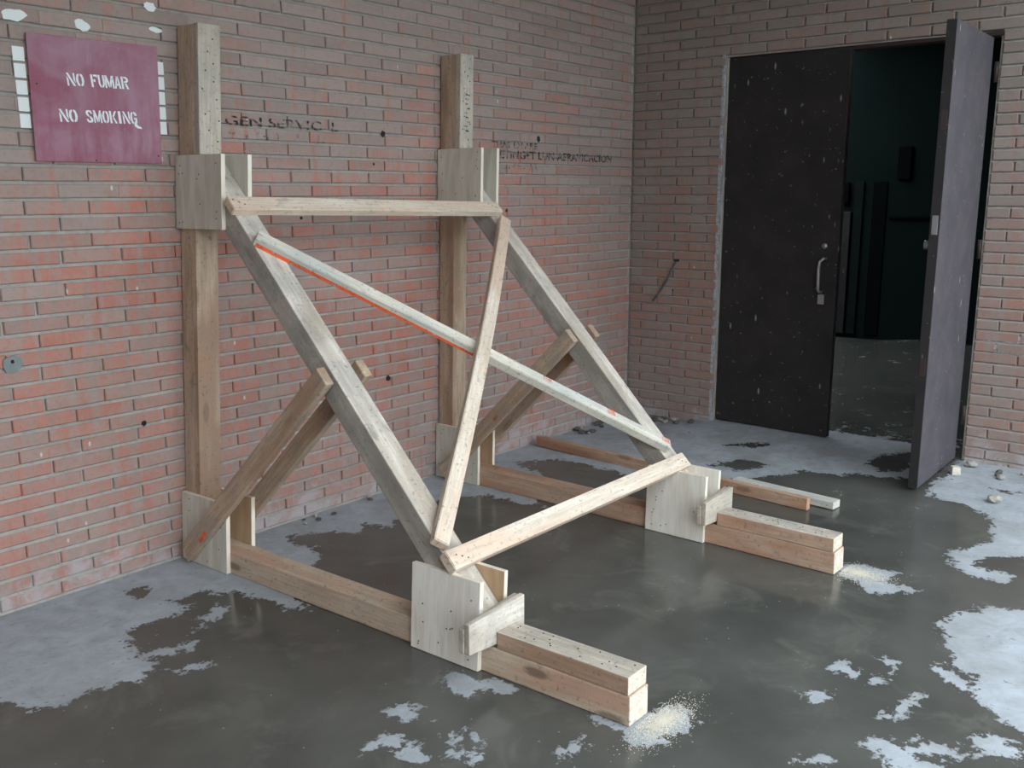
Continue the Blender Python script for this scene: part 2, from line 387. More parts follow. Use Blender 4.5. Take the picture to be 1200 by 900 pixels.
# ---- floor: one slab with a fine grid where the wet and dry patches lie
DRY=[[(-0.976,-0.010),(-0.778,-0.075),(-0.038,-0.072),(0.358,-0.091),(1.123,-0.120),(1.584,-0.132),(1.935,-0.124),(1.596,0.269),(1.377,0.283),(1.095,0.224),(0.845,0.338),(0.733,0.422),(0.682,0.305),(0.572,0.348),(0.489,0.212),(0.361,0.157),(0.300,0.247),(0.348,0.338),(0.268,0.455),(0.187,0.543),(-0.013,0.591),(-0.075,0.839),(-0.108,0.731),(-0.140,0.512),(-0.239,0.379),(-0.355,0.334),(-0.328,0.485),(-0.461,0.479),(-0.594,0.486),(-0.648,0.655),(-0.673,0.804),(-0.733,0.842),(-0.855,0.775),(-0.941,0.772),(-1.018,0.753),(-1.049,0.693),(-1.066,0.619),(-1.138,0.429)],
 [(0.845,0.338),(1.003,0.257),(1.273,0.378),(1.359,0.462),(1.359,0.651),(1.405,0.790),(1.669,0.357),(2.683,-0.191),(2.007,-0.187),(1.322,-0.068)],
 [(2.179,-0.131),(2.683,-0.191),(3.436,-0.050),(3.547,0.548),(3.584,1.542),(3.632,2.068),(2.887,2.071),(2.802,1.925),(2.805,1.808),(2.715,1.750),(2.685,1.558),(2.515,1.427),(2.361,1.321),(2.226,1.076),(2.008,0.921),(2.099,0.825),(2.104,0.679),(2.121,0.542),(2.132,0.356),(2.019,0.294),(1.902,0.258),(1.784,0.499),(1.693,0.337),(1.781,0.109)],
 [(2.699,2.161),(2.645,2.273),(2.583,2.461),(2.545,2.518),(2.263,2.585),(2.130,2.515),(1.982,2.476),(1.805,2.589),(1.821,2.741),(1.910,2.731),(1.946,2.608),(2.065,2.599),(2.135,2.736),(2.095,3.047),(3.513,2.848),(3.494,2.453),(3.485,2.174)],
 [(1.426,2.649),(1.452,2.738),(1.536,2.726),(1.614,2.844),(1.665,3.106),(0.534,3.262),(0.710,3.030),(0.771,2.910),(0.834,2.857),(0.826,2.800),(0.923,2.707),(1.040,2.742),(1.183,2.695),(1.276,2.632)],
 [(0.571,2.934),(0.643,2.968),(0.625,3.026),(0.648,3.106),(0.603,3.114),(0.539,3.024),(0.531,2.951)],
 [(0.381,2.696),(0.423,2.734),(0.415,2.771),(0.478,2.820),(0.500,2.893),(0.468,2.912),(0.378,2.839),(0.368,2.918),(0.268,2.796),(0.352,2.746)],
 [(0.750,2.452),(0.779,2.478),(0.740,2.553),(0.711,2.544),(0.712,2.475)],
 [(0.739,2.561),(0.807,2.618),(0.786,2.635),(0.719,2.629),(0.721,2.581)],
 [(0.720,2.711),(0.729,2.746),(0.648,2.746),(0.594,2.733),(0.535,2.732),(0.527,2.701),(0.583,2.697),(0.633,2.713)],
 [(0.525,2.449),(0.570,2.504),(0.550,2.527),(0.497,2.525),(0.470,2.491),(0.509,2.469)],
 [(0.896,2.539),(0.890,2.577),(0.898,2.623),(0.855,2.616),(0.872,2.564)],
 [(0.148,2.578),(0.200,2.604),(0.222,2.649),(0.180,2.647),(0.133,2.596)],
 [(1.580,2.174),(1.644,2.238),(1.642,2.375),(1.540,2.359),(1.540,2.514),(1.448,2.438),(1.375,2.350),(1.449,2.274),(1.475,2.213)],
 [(-0.085,1.522),(-0.054,1.568),(-0.031,1.656),(-0.009,1.766),(-0.048,1.774),(-0.114,1.693),(-0.161,1.683),(-0.143,1.602)],
 [(-0.346,1.550),(-0.313,1.582),(-0.324,1.636),(-0.310,1.702),(-0.331,1.706),(-0.350,1.655),(-0.367,1.620)],
 [(-0.525,1.625),(-0.450,1.637),(-0.413,1.668),(-0.417,1.730),(-0.466,1.812),(-0.507,1.823),(-0.494,1.778),(-0.500,1.708),(-0.532,1.656)],
 [(-0.327,1.759),(-0.306,1.799),(-0.334,1.818),(-0.345,1.792)],
 [(-0.403,1.857),(-0.362,1.876),(-0.303,1.836),(-0.323,1.878),(-0.342,1.938),(-0.402,1.933)],
 [(0.009,2.020),(0.023,2.144),(0.096,2.147),(0.198,2.153),(0.213,2.217),(0.175,2.294),(0.105,2.278),(-0.008,2.275),(-0.062,2.241),(-0.035,2.196),(-0.023,2.102)],
 [(-0.196,2.078),(-0.126,2.085),(-0.124,2.113),(-0.216,2.116)],
 [(-0.274,0.529),(-0.240,0.570),(-0.274,0.620),(-0.370,0.623),(-0.357,0.574)],
 [(-0.612,0.689),(-0.537,0.705),(-0.545,0.733),(-0.616,0.731)],
 [(-0.500,0.701),(-0.480,0.736),(-0.499,0.761),(-0.515,0.731)],
 [(-0.550,0.591),(-0.505,0.554),(-0.521,0.586)],
 [(-0.639,0.812),(-0.606,0.833),(-0.530,0.890),(-0.537,0.909),(-0.618,0.863)],
 [(-0.450,0.642),(-0.414,0.633),(-0.427,0.659),(-0.457,0.664)]]
WET=[[(2.010,0.283),(2.132,0.356),(2.121,0.542),(2.091,0.688),(2.091,0.814),(1.967,0.962),(1.774,0.838),(1.818,0.588),(1.926,0.420)],
 [(1.925,0.177),(2.009,0.253),(1.940,0.331),(1.847,0.271)],
 [(2.972,1.793),(3.204,1.774),(3.372,1.895),(3.122,1.994),(2.968,1.967),(2.904,1.876)],
 [(2.499,1.098),(2.688,1.193),(2.683,1.374),(2.503,1.285)],
 [(2.882,0.989),(3.059,1.175),(3.023,1.218),(2.864,1.053)],
 [(-0.401,0.119),(-0.340,0.167),(-0.365,0.249),(-0.416,0.272),(-0.431,0.193)],
 [(3.006,2.553),(2.942,2.510),(2.950,2.411),(2.903,2.518)],
 [(0.950,2.766),(0.985,2.826),(0.944,2.861),(0.888,2.851),(0.905,2.796)]]
def floor_z(x, d):
    a = np.clip((x-1.9)/1.3, 0, 1); b = np.clip((d-.1)/.6, 0, 1)
    return .045*a*a*(3-2*a)*b*b*(3-2*b)
def sdf(P, poly):
    q = np.array(poly); n = len(q); best = np.full(len(P), 1e9); ins = np.zeros(len(P), bool)
    for i in range(n):
        a = q[i]; b = q[(i+1) % n]; e = b-a; w = P-a
        t = np.clip((w@e)/max(e@e, 1e-9), 0, 1)
        r = w-t[:, None]*e; best = np.minimum(best, (r*r).sum(1))
        c1 = (a[1] <= P[:, 1]) != (b[1] <= P[:, 1])
        with np.errstate(divide='ignore', invalid='ignore'):
            xi = a[0] + (P[:, 1]-a[1])*(b[0]-a[0])/(b[1]-a[1])
        ins ^= c1 & (P[:, 0] < xi)
    d = np.sqrt(best); return np.where(ins, d, -d)
xs = np.concatenate([np.linspace(-16, -1.6, 9), np.arange(-1.5, 3.62, .022), np.linspace(4.0, 9.2, 7)])
ds = np.concatenate([np.linspace(-2.4, -.4, 4), np.arange(-.06, 3.5, .022), np.linspace(3.8, 18, 10)])
GX, GD = np.meshgrid(xs, ds); P = np.stack([GX.ravel(), GD.ravel()], 1)
dv = np.full(len(P), -.30)
for pl in DRY: dv = np.maximum(dv, sdf(P, pl))
for pl in WET: dv = np.minimum(dv, np.maximum(-sdf(P, pl), -.3))
far = (P[:, 0] < -1.25) | (P[:, 1] > 3.3)
dv = np.where(far, np.clip(dv, -.05, .02), np.clip(dv, -.12, .055))
dv = np.where(P[:, 0] > 3.62, -.05, dv)
zz = floor_z(P[:, 0], P[:, 1])
nx, nd = len(xs), len(ds)
V = np.stack([P[:, 0], -P[:, 1], zz], 1)
F = [(j*nx+i, j*nx+i+nx, j*nx+i+nx+1, j*nx+i+1) for j in range(nd-1) for i in range(nx-1)]
me = bpy.data.meshes.new('floor'); me.from_pydata(V.tolist(), [], F); me.update()
at = me.attributes.new('dry', 'FLOAT', 'POINT'); at.data.foreach_set('value', dv.astype(np.float32))
floor = link('floor', me, None, M_FLOOR, 'structure')

# ---- unseen ceiling, added and sized to shade the yard, and the wall backings
ceil = link('ceiling', boxes_mesh('ceiling', [((-4.2, -.3, ROOFZ), (9.2, 3.1, ROOFZ+.25)), ((XC, 3.1, ROOFZ), (9.2, 4.6, ROOFZ+.25))]), None, M_CEIL, 'structure')
wall_left = link('wall_left', boxes_mesh('wall_left', [((-6.0, -.25, -.1), (XC+.30, -.0065, ROOFZ))]), None, M_MORTAR, 'structure')
def rw_prism(d0, d1, z0, z1):
    a = .0065
    b = [W(xr(d0)+a, d0, z0), W(xr(d1)+a, d1, z0), W(xr(d1)+.24, d1, z0), W(xr(d0)+.24, d0, z0)]
    return b, [p+Vector((0, 0, z1-z0)) for p in b]
link('light_block_wall', boxes_mesh('light_block_wall', [((-4.45, -.25, -.1), (-4.2, 7.0, ROOFZ))]), None, M_LBLOCK, 'structure')  # unseen wall, added to keep light off the left-facing sides
V = []; F = []
for d0, d1, z0, z1 in ((-.009, DOOR0+.01, -.1, ROOFZ), (DOOR1-.01, 4.6, -.1, ROOFZ), (DOOR0+.01, DOOR1-.01, DTOP, ROOFZ)):
    b, t = rw_prism(d0, d1, z0, z1); k = len(V); V += b+t
    F += [[k, k+1, k+2, k+3], [k+4, k+5, k+6, k+7]] + [[k+i, k+(i+1) % 4, k+4+(i+1) % 4, k+4+i] for i in range(4)]
wall_right = link('wall_right', mesh_from('wall_right', V, F), None, M_MORTAR, 'structure')

# ---- bricks: every brick real; the 300 that show largest are parts, the rest of each wall one field
def brick_geo(L, H, Dp, ch=.0035):
    """front frustum: 8 + 4 corner points, open at the back; local x = length, y = out of the wall, z = height"""
    v = [(0, 0, 0), (L, 0, 0), (L, 0, H), (0, 0, H),
         (0, Dp-ch, 0), (L, Dp-ch, 0), (L, Dp-ch, H), (0, Dp-ch, H),
         (ch, Dp, ch), (L-ch, Dp, ch), (L-ch, Dp, H-ch), (ch, Dp, H-ch)]
    f = [(0, 1, 5, 4), (1, 2, 6, 5), (2, 3, 7, 6), (3, 0, 4, 7), (4, 5, 9, 8), (5, 6, 10, 9), (6, 7, 11, 10), (7, 4, 8, 11), (8, 9, 10, 11)]
    return v, f
def project(p):
    d = p-CAM; z = d.dot(fw)
    if z < .05: return None
    return (600+FPX*d.dot(r2)/z, 450-FPX*d.dot(u2)/z, z)
def lay(wall, mat, spans, org, axis, out):
    """spans: (start, end, course) along the wall; org(s) -> world point at height 0"""
    rng = random.Random(11)
    cand = []
    for s0, s1, k in spans:
        H = HC-JT+rng.uniform(-.001, .001); z = Z0+k*HC+JT*.5+rng.uniform(-.0012, .0012)
        Dp = .019+rng.uniform(-.0012, .0010)
        c = org((s0+s1)/2)+Vector((0, 0, z+H/2)); q = project(c)
        area = 0
        if q and -40 < q[0] < 1240 and -30 < q[1] < 930:
            a = project(org(s0)+Vector((0, 0, z))); b = project(org(s1)+Vector((0, 0, z+H)))
            if a and b: area = abs((b[0]-a[0])*H*FPX/q[2])
        cand.append((area, s0, s1, z, H, Dp))
    cand.sort(key=lambda t: -t[0])
    meshes = {}
    FV = []; FF = []
    for i, (area, s0, s1, z, H, Dp) in enumerate(cand):
        o0 = org(s0)+Vector((0, 0, z))-out*.012
        L = s1-s0
        if i < 300 and area > 0:
            key = (round(L*100)/100)
            if key not in meshes:
                v, f = brick_geo(1, HC-JT, .019)
                v, f = brick_geo(key, HC-JT, .019)
                # local x along the wall, local y out of it
                M = Matrix((axis, out, Vector((0, 0, 1)))).transposed()
                mm = mesh_from('brick', [M @ Vector(p) for p in v], f); mm.materials.append(mat); meshes[key] = mm
            b = bpy.data.objects.new('brick', meshes[key]); COL.objects.link(b); b.parent = wall
            # slight differences in length and proudness
            b.location = o0 + out*(Dp-.019) + axis*((L-key)/2)
        else:
            v, f = brick_geo(L, H, Dp); k = len(FV)
            FV += [o0 + axis*p[0] + out*p[1] + Vector((0, 0, p[2])) for p in v]
            FF += [tuple(k+j for j in q) for q in f]
    me = bpy.data.meshes.new('brick_field'); me.from_pydata([tuple(v) for v in FV], [], FF); me.update()
    bm = bmesh.new(); bm.from_mesh(me); bmesh.ops.recalc_face_normals(bm, faces=bm.faces); bm.to_mesh(me); bm.free()
    link('brick_field', me, wall, mat, 'stuff')
def bed_joints(wall, runs):
    """struck bed joints: flush with the brick below, raked back under the brick above; runs = (org, s0, s1, k0, k1)"""
    V = []; F = []
    for org, out_, s0, s1, k0, k1 in runs:
        for k in range(k0, k1):
            z = Z0+k*HC
            for s in (s0, s1):
                p = org(s)
                for off, dz in ((-.010, -JT*.62), (.0032, -JT*.62), (-.0075, JT*.62), (-.010, JT*.62)): V.append(p+out_*off+Vector((0, 0, z+dz)))
            q = len(V)-8
            F += [[q, q+1, q+5, q+4], [q+1, q+2, q+6, q+5], [q+2, q+3, q+7, q+6], [q, q+1, q+2, q+3], [q+4, q+5, q+6, q+7]]
    link('mortar_beds', mesh_from('mortar_beds', V, F), wall, M_MORTAR, 'stuff')
bed_joints(wall_left, [(lambda s: Vector((s, 0, 0)), Vector((0, -1, 0)), -4.1, XC-.003, 0, NCOURSE)])
_o = Vector((-1, -.0207, 0)).normalized()
KD = int(round((DTOP-Z0)/HC))
bed_joints(wall_right, [(lambda s: Vector((xr(s), -s, 0)), _o, .004, DOOR0-.001, 0, KD), (lambda s: Vector((xr(s), -s, 0)), _o, DOOR1+.001, 4.59, 0, KD), (lambda s: Vector((xr(s), -s, 0)), _o, .004, 4.59, KD, NCOURSE)])
rng = random.Random(3)
sp = []
for k in range(NCOURSE):
    s = -.576 + (0 if k % 2 == 0 else BL/2) + rng.uniform(-.006, .006) - BL*10
    while s < XC-.01:
        e = s+BL
        a, b = s+HJ/2+rng.uniform(-.0015, .0015), e-HJ/2+rng.uniform(-.0015, .0015)
        if b > XC-.012: b = XC-.012
        if b-a > .03: sp.append((a, b, k))
        s = e
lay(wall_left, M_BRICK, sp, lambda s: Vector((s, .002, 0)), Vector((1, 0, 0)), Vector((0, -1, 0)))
sp = []
ax = Vector((.0207, -1, 0)).normalized(); on = Vector((-1, -.0207, 0)).normalized()
KT = int(round((DTOP-Z0)/HC))
for k in range(NCOURSE):
    s = -BL*.5*(k % 2) + .10 + rng.uniform(-.006, .006) - BL
    while s < 4.5:
        e = s+BL
        a, b = max(s+HJ/2, .012), e-HJ/2
        if k < KT:
            for lo, hi in ((.012, DOOR0-.002), (DOOR1+.002, 4.6)):
                aa, bb = max(a, lo), min(b, hi)
                if bb-aa > .03: sp.append((aa, bb, k))
        elif b-a > .03: sp.append((a, b, k))
        s = e
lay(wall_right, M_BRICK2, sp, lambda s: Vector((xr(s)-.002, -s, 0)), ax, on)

# ---- paint and stencils on the brick wall (flat print)
def PL(x, z, off=.0068): return W(x, off, z)
def quad(x0, x1, z0, z1, sh=0): return [PL(x0, z0), PL(x1, z0), PL(x1+sh, z1), PL(x0+sh, z1)]
for i in range(5):
    k = 33-i; z0 = 1.995-.0555*(i+1)+.004; z1 = z0+.047
    decal('white_painted_end', [quad(-.568+.001*i, -.528, z0, z1)], M_WHITE, wall_left)
    decal('white_painted_end', [quad(-.045, -.006-.001*i, z0+.001, z1+.001)], M_WHITE, wall_left)
def blob(cx, cz, rx, rz, seed, rot=0, n=18):
    r = random.Random(seed); out = []
    for i in range(n):
        a = 2*math.pi*i/n; q = 1+r.uniform(-.16, .14)
        x, z = math.cos(a)*rx*q, math.sin(a)*rz*q
        out.append(PL(cx+x*math.cos(rot)-z*math.sin(rot), cz+x*math.sin(rot)+z*math.cos(rot), .0070))
    return out
for i, (cx, cz, rx, rz, ro) in enumerate(((-.550, 2.091, .042, .019, .1), (-.314, 2.087, .031, .019, -.3), (-.044, 2.188, .025, .016, -.1), (-.030, 2.107, .027, .010, -.1))):
    decal('white_paint_dab', [blob(cx, cz, rx, rz, 20+i, ro)], M_WHITE, wall_left)
def text_decal(txt, x0, z0, width, height, mat, tilt=0.0, name='stencil_text', parent=None):
    cu = bpy.data.curves.new(name, 'FONT'); cu.body = txt; cu.size = 1; cu.resolution_u = 3; cu.offset = .022
    tmp = bpy.data.objects.new('tmp_text', cu); COL.objects.link(tmp)
    bpy.context.view_layer.update()
    me = bpy.data.meshes.new_from_object(tmp.evaluated_get(bpy.context.evaluated_depsgraph_get()))
    bpy.data.objects.remove(tmp, do_unlink=True); bpy.data.curves.remove(cu)
    vx = [v.co.x for v in me.vertices]; vy = [v.co.y for v in me.vertices]
    ax_, bx_, ay_, by_ = min(vx), max(vx), min(vy), max(vy)
    for v in me.vertices:
        u = (v.co.x-ax_)/(bx_-ax_); w = (v.co.y-ay_)/(by_-ay_)
        p = PL(x0+u*width, z0+w*height+u*width*tilt, .0069); v.co = p
    me.materials.clear(); me.materials.append(mat)
    return link(name, me, parent or wall_left, mat)
text_decal('GEN SERVIC  L', .255, 1.772, .60, .040, M_INK)
text_decal('Y I H I   I   L', .250, 1.718, .52, .034, M_INK2)
text_decal('THAT EN ARE', 1.925, 1.741, .40, .034, M_INK)
text_decal('ETINGET LUN-AERAVICACION', 1.995, 1.683, 1.10, .046, M_INK)
text_decal('ONE AIR', 1.995, 1.627, .34, .034, M_INK2)
text_decal('NO ENTRE SIN', .262, 1.664, .36, .016, M_CHALK)

# small drilled holes and the cement patch
def disc(name, c, r, nor, mat, parent, seed=0, h=.002, n=11):
    rr = random.Random(seed); u = nor.cross(Vector((.2, .3, .9))).normalized(); w = nor.cross(u)
    V = [c+nor*h]
    for i in range(n):
        a = 2*math.pi*i/n; q = r*(1+rr.uniform(-.2, .2)); V.append(c+nor*h*.6+(u*math.cos(a)+w*math.sin(a))*q)
    for i in range(n): V.append(V[1+i]-nor*h*2)
    F = [[0, 1+i, 1+(i+1) % n] for i in range(n)] + [[1+i, 1+n+i, 1+n+(i+1) % n, 1+(i+1) % n] for i in range(n)]
    return link(name, mesh_from(name, V, F), parent, mat)
OUTL = Vector((0, -1, 0))
cp = disc('cement_patch', PL(-.679, .905, .006), .034, OUTL, M_CEMENT, wall_left, 4, .006)
disc('drill_hole', PL(-.676, .918, .0125), .006, OUTL, M_HOLE, wall_left, 5, .0008)
for i, (x, z, r) in enumerate(((-.201, .602, .011), (1.129, 1.775, .015), (2.338, 1.800, .016), (1.118, .585, .014), (1.063, 1.634, .006), (2.05, 1.40, .008), (1.7, .95, .010), (.62, 1.39, .007))):
    disc('drill_hole', PL(x, z, .0062), r, OUTL, M_HOLE, wall_left, 30+i, .0012)
for i, (d, z, r) in enumerate(((.352, 1.061, .022), (.160, .912, .012), (.163, .816, .011), (.340, .872, .010))):
    disc('drill_hole', W(xr(d)-.0062, d, z), r, on, M_HOLE, wall_right, 60+i, .0012)
def RW(d, z, off=.0072): return W(xr(d)-off, d, z)
decal('paint_smear', [[RW(2.19, .715), RW(2.62, .720), RW(2.62, .762), RW(2.19, .752)]], M_SMEAR, wall_right)
decal('paint_smear', [[RW(2.24, .655), RW(2.62, .660), RW(2.62, .700), RW(2.24, .700)]], M_SMEAR, wall_right)

# ---- doorway: pale plaster bead, steel head, two leaves
tb = boxw('trim_1', (xr(.63)-.009, .622, .03), (xr(.63)+.06, .6435, DTOP), M_BEAD, None, 'structure', .003, Vector((0, 0, 1)))
boxw('trim_2', (xr(1.4)+.012, DOOR0, DTOP-.035), (xr(1.4)+.10, DOOR1, DTOP+.002), M_FRAME, None, 'structure', .003)
LT, LW, DZ0, DZ1 = .045, .748, .052, 2.286
# left leaf: nearly closed, in the plane of the wall
def leaf(name, hinge, free, side, z0, z1, mat):
    h = Vector((hinge[0], -hinge[1], z0)); f = Vector((free[0], -free[1], z0)); d = (f-h).normalized(); n = Vector((-d.y, d.x, 0))*side
    b = [h, f, f+n*LT, h+n*LT]; t = [p+Vector((0, 0, z1-z0)) for p in b]
    return prism(name, b, t, mat, None, Vector((0, 0, 1)), .003, 'structure'), d, n
leafL, dL, nL = leaf('door_1', (3.384, .655), (3.372, 1.402), 1, DZ0, DZ1, M_DOOR)
if nL.x < 0:
    bpy.data.objects.remove(leafL); leafL, dL, nL = leaf('door_1', (3.384, .655), (3.372, 1.402), -1, DZ0, DZ1, M_DOOR)
oL = -nL                                    # outward (towards the yard)
def onL(d, z, off): 
    t = (d-.655)/(1.402-.655); return W(3.384+(3.372-3.384)*t, d, z)+oL*off
Mi = MW[leafL.name].inverted()
hp = [onL(1.335, 1.118, 0), onL(1.330, 1.118, .028), onL(1.312, 1.100, .040), onL(1.308, 1.06, .042), onL(1.310, .99, .042), onL(1.312, .935, .042), onL(1.316, .925, .030), onL(1.318, .922, 0)]
tube('handle', [Mi @ p for p in hp], .0095, M_STEEL, leafL, 10)
tube('lock_cylinder', [Mi @ onL(1.322, 1.190, -.004), Mi @ onL(1.322, 1.190, .012)], .017, M_STEEL, leafL, 14)
pb = [onL(1.300, .850, -.002), onL(1.338, .850, -.002), onL(1.338, .908, -.002), onL(1.300, .908, -.002)]
prism('handle_foot', pb, [p+oL*.016 for p in pb], M_STEEL, leafL, Vector((0, 0, 1)), .003)
# right leaf: swung open towards the yard, seen nearly edge-on
leafR, dR, nR = leaf('door_2', (3.386, 2.128), (2.672, 2.142), 1, DZ0, 2.268, M_DOOR2)
if nR.y < 0:
    bpy.data.objects.remove(leafR); leafR, dR, nR = leaf('door_2', (3.386, 2.128), (2.672, 2.142), -1, DZ0, 2.268, M_DOOR2)
Mi = MW[leafR.name].inverted()
# the painted front of that leaf (dark) wraps over its free edge; lock plate and hinges
fe = W(2.672, 2.142, 0)
def onE(t, z, off): return fe + nR*t*LT + Vector((0, 0, z)) + dR*off
eb = [onE(0.02, DZ0+.004, -.001), onE(1.0, DZ0+.004, -.001), onE(1.0, 2.264, -.001), onE(.02, 2.264, -.001)]
prism('edge_strip', eb, [p+dR*.004 for p in eb], M_DOOR, leafR, Vector((0, 0, 1)), .001)
for z in (1.30, 1.78, .62):
    lb = [onE(.2, z, .002), onE(.8, z, .002), onE(.8, z+.09, .002), onE(.2, z+.09, .002)]
    prism('lock_plate', lb, [p+dR*.003 for p in lb], M_FRAME if z != 1.30 else M_STEEL, leafR, Vector((0, 0, 1)), .001)
tube('knob', [Mi @ (onE(1.0, 1.25, -.05)), Mi @ (onE(1.0, 1.25, -.05)+nR*.03)], .022, M_STEEL, leafR, 12)
for z in (.25, 1.15, 2.05):
    tube('hinge', [Mi @ W(3.395, 2.150, z), Mi @ W(3.395, 2.150, z+.10)], .010, M_FRAME, leafR, 10)

# ---- dim room behind the door
RX = 7.75
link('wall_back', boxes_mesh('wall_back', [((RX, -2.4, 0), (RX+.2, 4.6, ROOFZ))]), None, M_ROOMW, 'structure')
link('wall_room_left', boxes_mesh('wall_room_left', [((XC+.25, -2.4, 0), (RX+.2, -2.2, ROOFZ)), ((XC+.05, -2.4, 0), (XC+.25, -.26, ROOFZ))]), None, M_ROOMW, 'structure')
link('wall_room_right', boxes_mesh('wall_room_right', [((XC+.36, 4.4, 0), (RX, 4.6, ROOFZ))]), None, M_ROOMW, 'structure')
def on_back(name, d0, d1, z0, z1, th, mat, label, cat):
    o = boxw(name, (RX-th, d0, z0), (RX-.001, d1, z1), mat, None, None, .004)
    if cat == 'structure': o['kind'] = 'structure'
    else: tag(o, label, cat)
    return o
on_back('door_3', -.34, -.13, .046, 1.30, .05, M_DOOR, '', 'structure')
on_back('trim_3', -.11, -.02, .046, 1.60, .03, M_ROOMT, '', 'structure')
on_back('gap_shade', .07, .21, .046, 1.60, .015, M_ROOMD, '', 'structure')  # thin dark slab standing in for a shadowed gap in the wall
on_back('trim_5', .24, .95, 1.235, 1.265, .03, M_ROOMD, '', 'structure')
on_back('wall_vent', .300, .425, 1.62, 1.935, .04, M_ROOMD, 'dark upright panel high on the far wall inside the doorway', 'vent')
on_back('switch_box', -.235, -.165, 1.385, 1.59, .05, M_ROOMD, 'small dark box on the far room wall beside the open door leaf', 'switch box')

# ================================================================== THE RAKER SHORE
shore = bpy.data.objects.new('raker_shore', None); COL.objects.link(shore)
place(shore, Matrix.Translation((.75, -1.0, 0)))
tag(shore, 'timber raker shore of two triangular frames braced together against the brick wall', 'timber shore')
WT, TG = .0995, .0186
FR = [(-.0607, .0357, .0568), (1.460, .003, .033)]
def FP(s, d, z, off=0.0):
    x0, a, b = FR[s]; return W(x0+a*d+b*z+off, d, z)
def tim(name, s, poly, o0, o1, mat, ldir, bevel=.003, parent=None):
    """timber of frame s: outline poly in (D, z), from o0 to o1 across; ldir = grain direction in (D, z)"""
    b = [FP(s, d, z, o0) for d, z in poly]; t = [FP(s, d, z, o1) for d, z in poly]
    xd = FP(s, ldir[0], ldir[1])-FP(s, 0, 0)
    return prism(name, b, t, mat, parent or shore, xd, bevel)
S2 = math.sqrt(2)
RT = [(1.782, 1.652), (1.742, 1.608)]       # D + z of a raker's upper and lower face
GU = [(1.362, 1.644), (1.434, 1.716)]       # upper gussets
PT = [2.130, 2.172]                          # post heads
DN = [(1.318, 1.610), (1.324, 1.616)]       # front gussets
EN = [2.156, 2.190]                          # sole ends
HS = .091
rn = random.Random(5)
def plate_nails(o, s, d0, d1, z0, z1, off, n):
    pts = []
    for i in range(n):
        e = rn.random()
        d = rn.uniform(d0+.02, d1-.02); z = rn.uniform(z0+.02, z1-.02)
        if i % 2: d = d0+.022+rn.uniform(0, .03) if e < .5 else d1-.022-rn.uniform(0, .03)
        pts.append(FP(s, d, z, off))
    nails(o, pts, Vector((-1, 0, 0)) if off < 0 else Vector((1, 0, 0)))
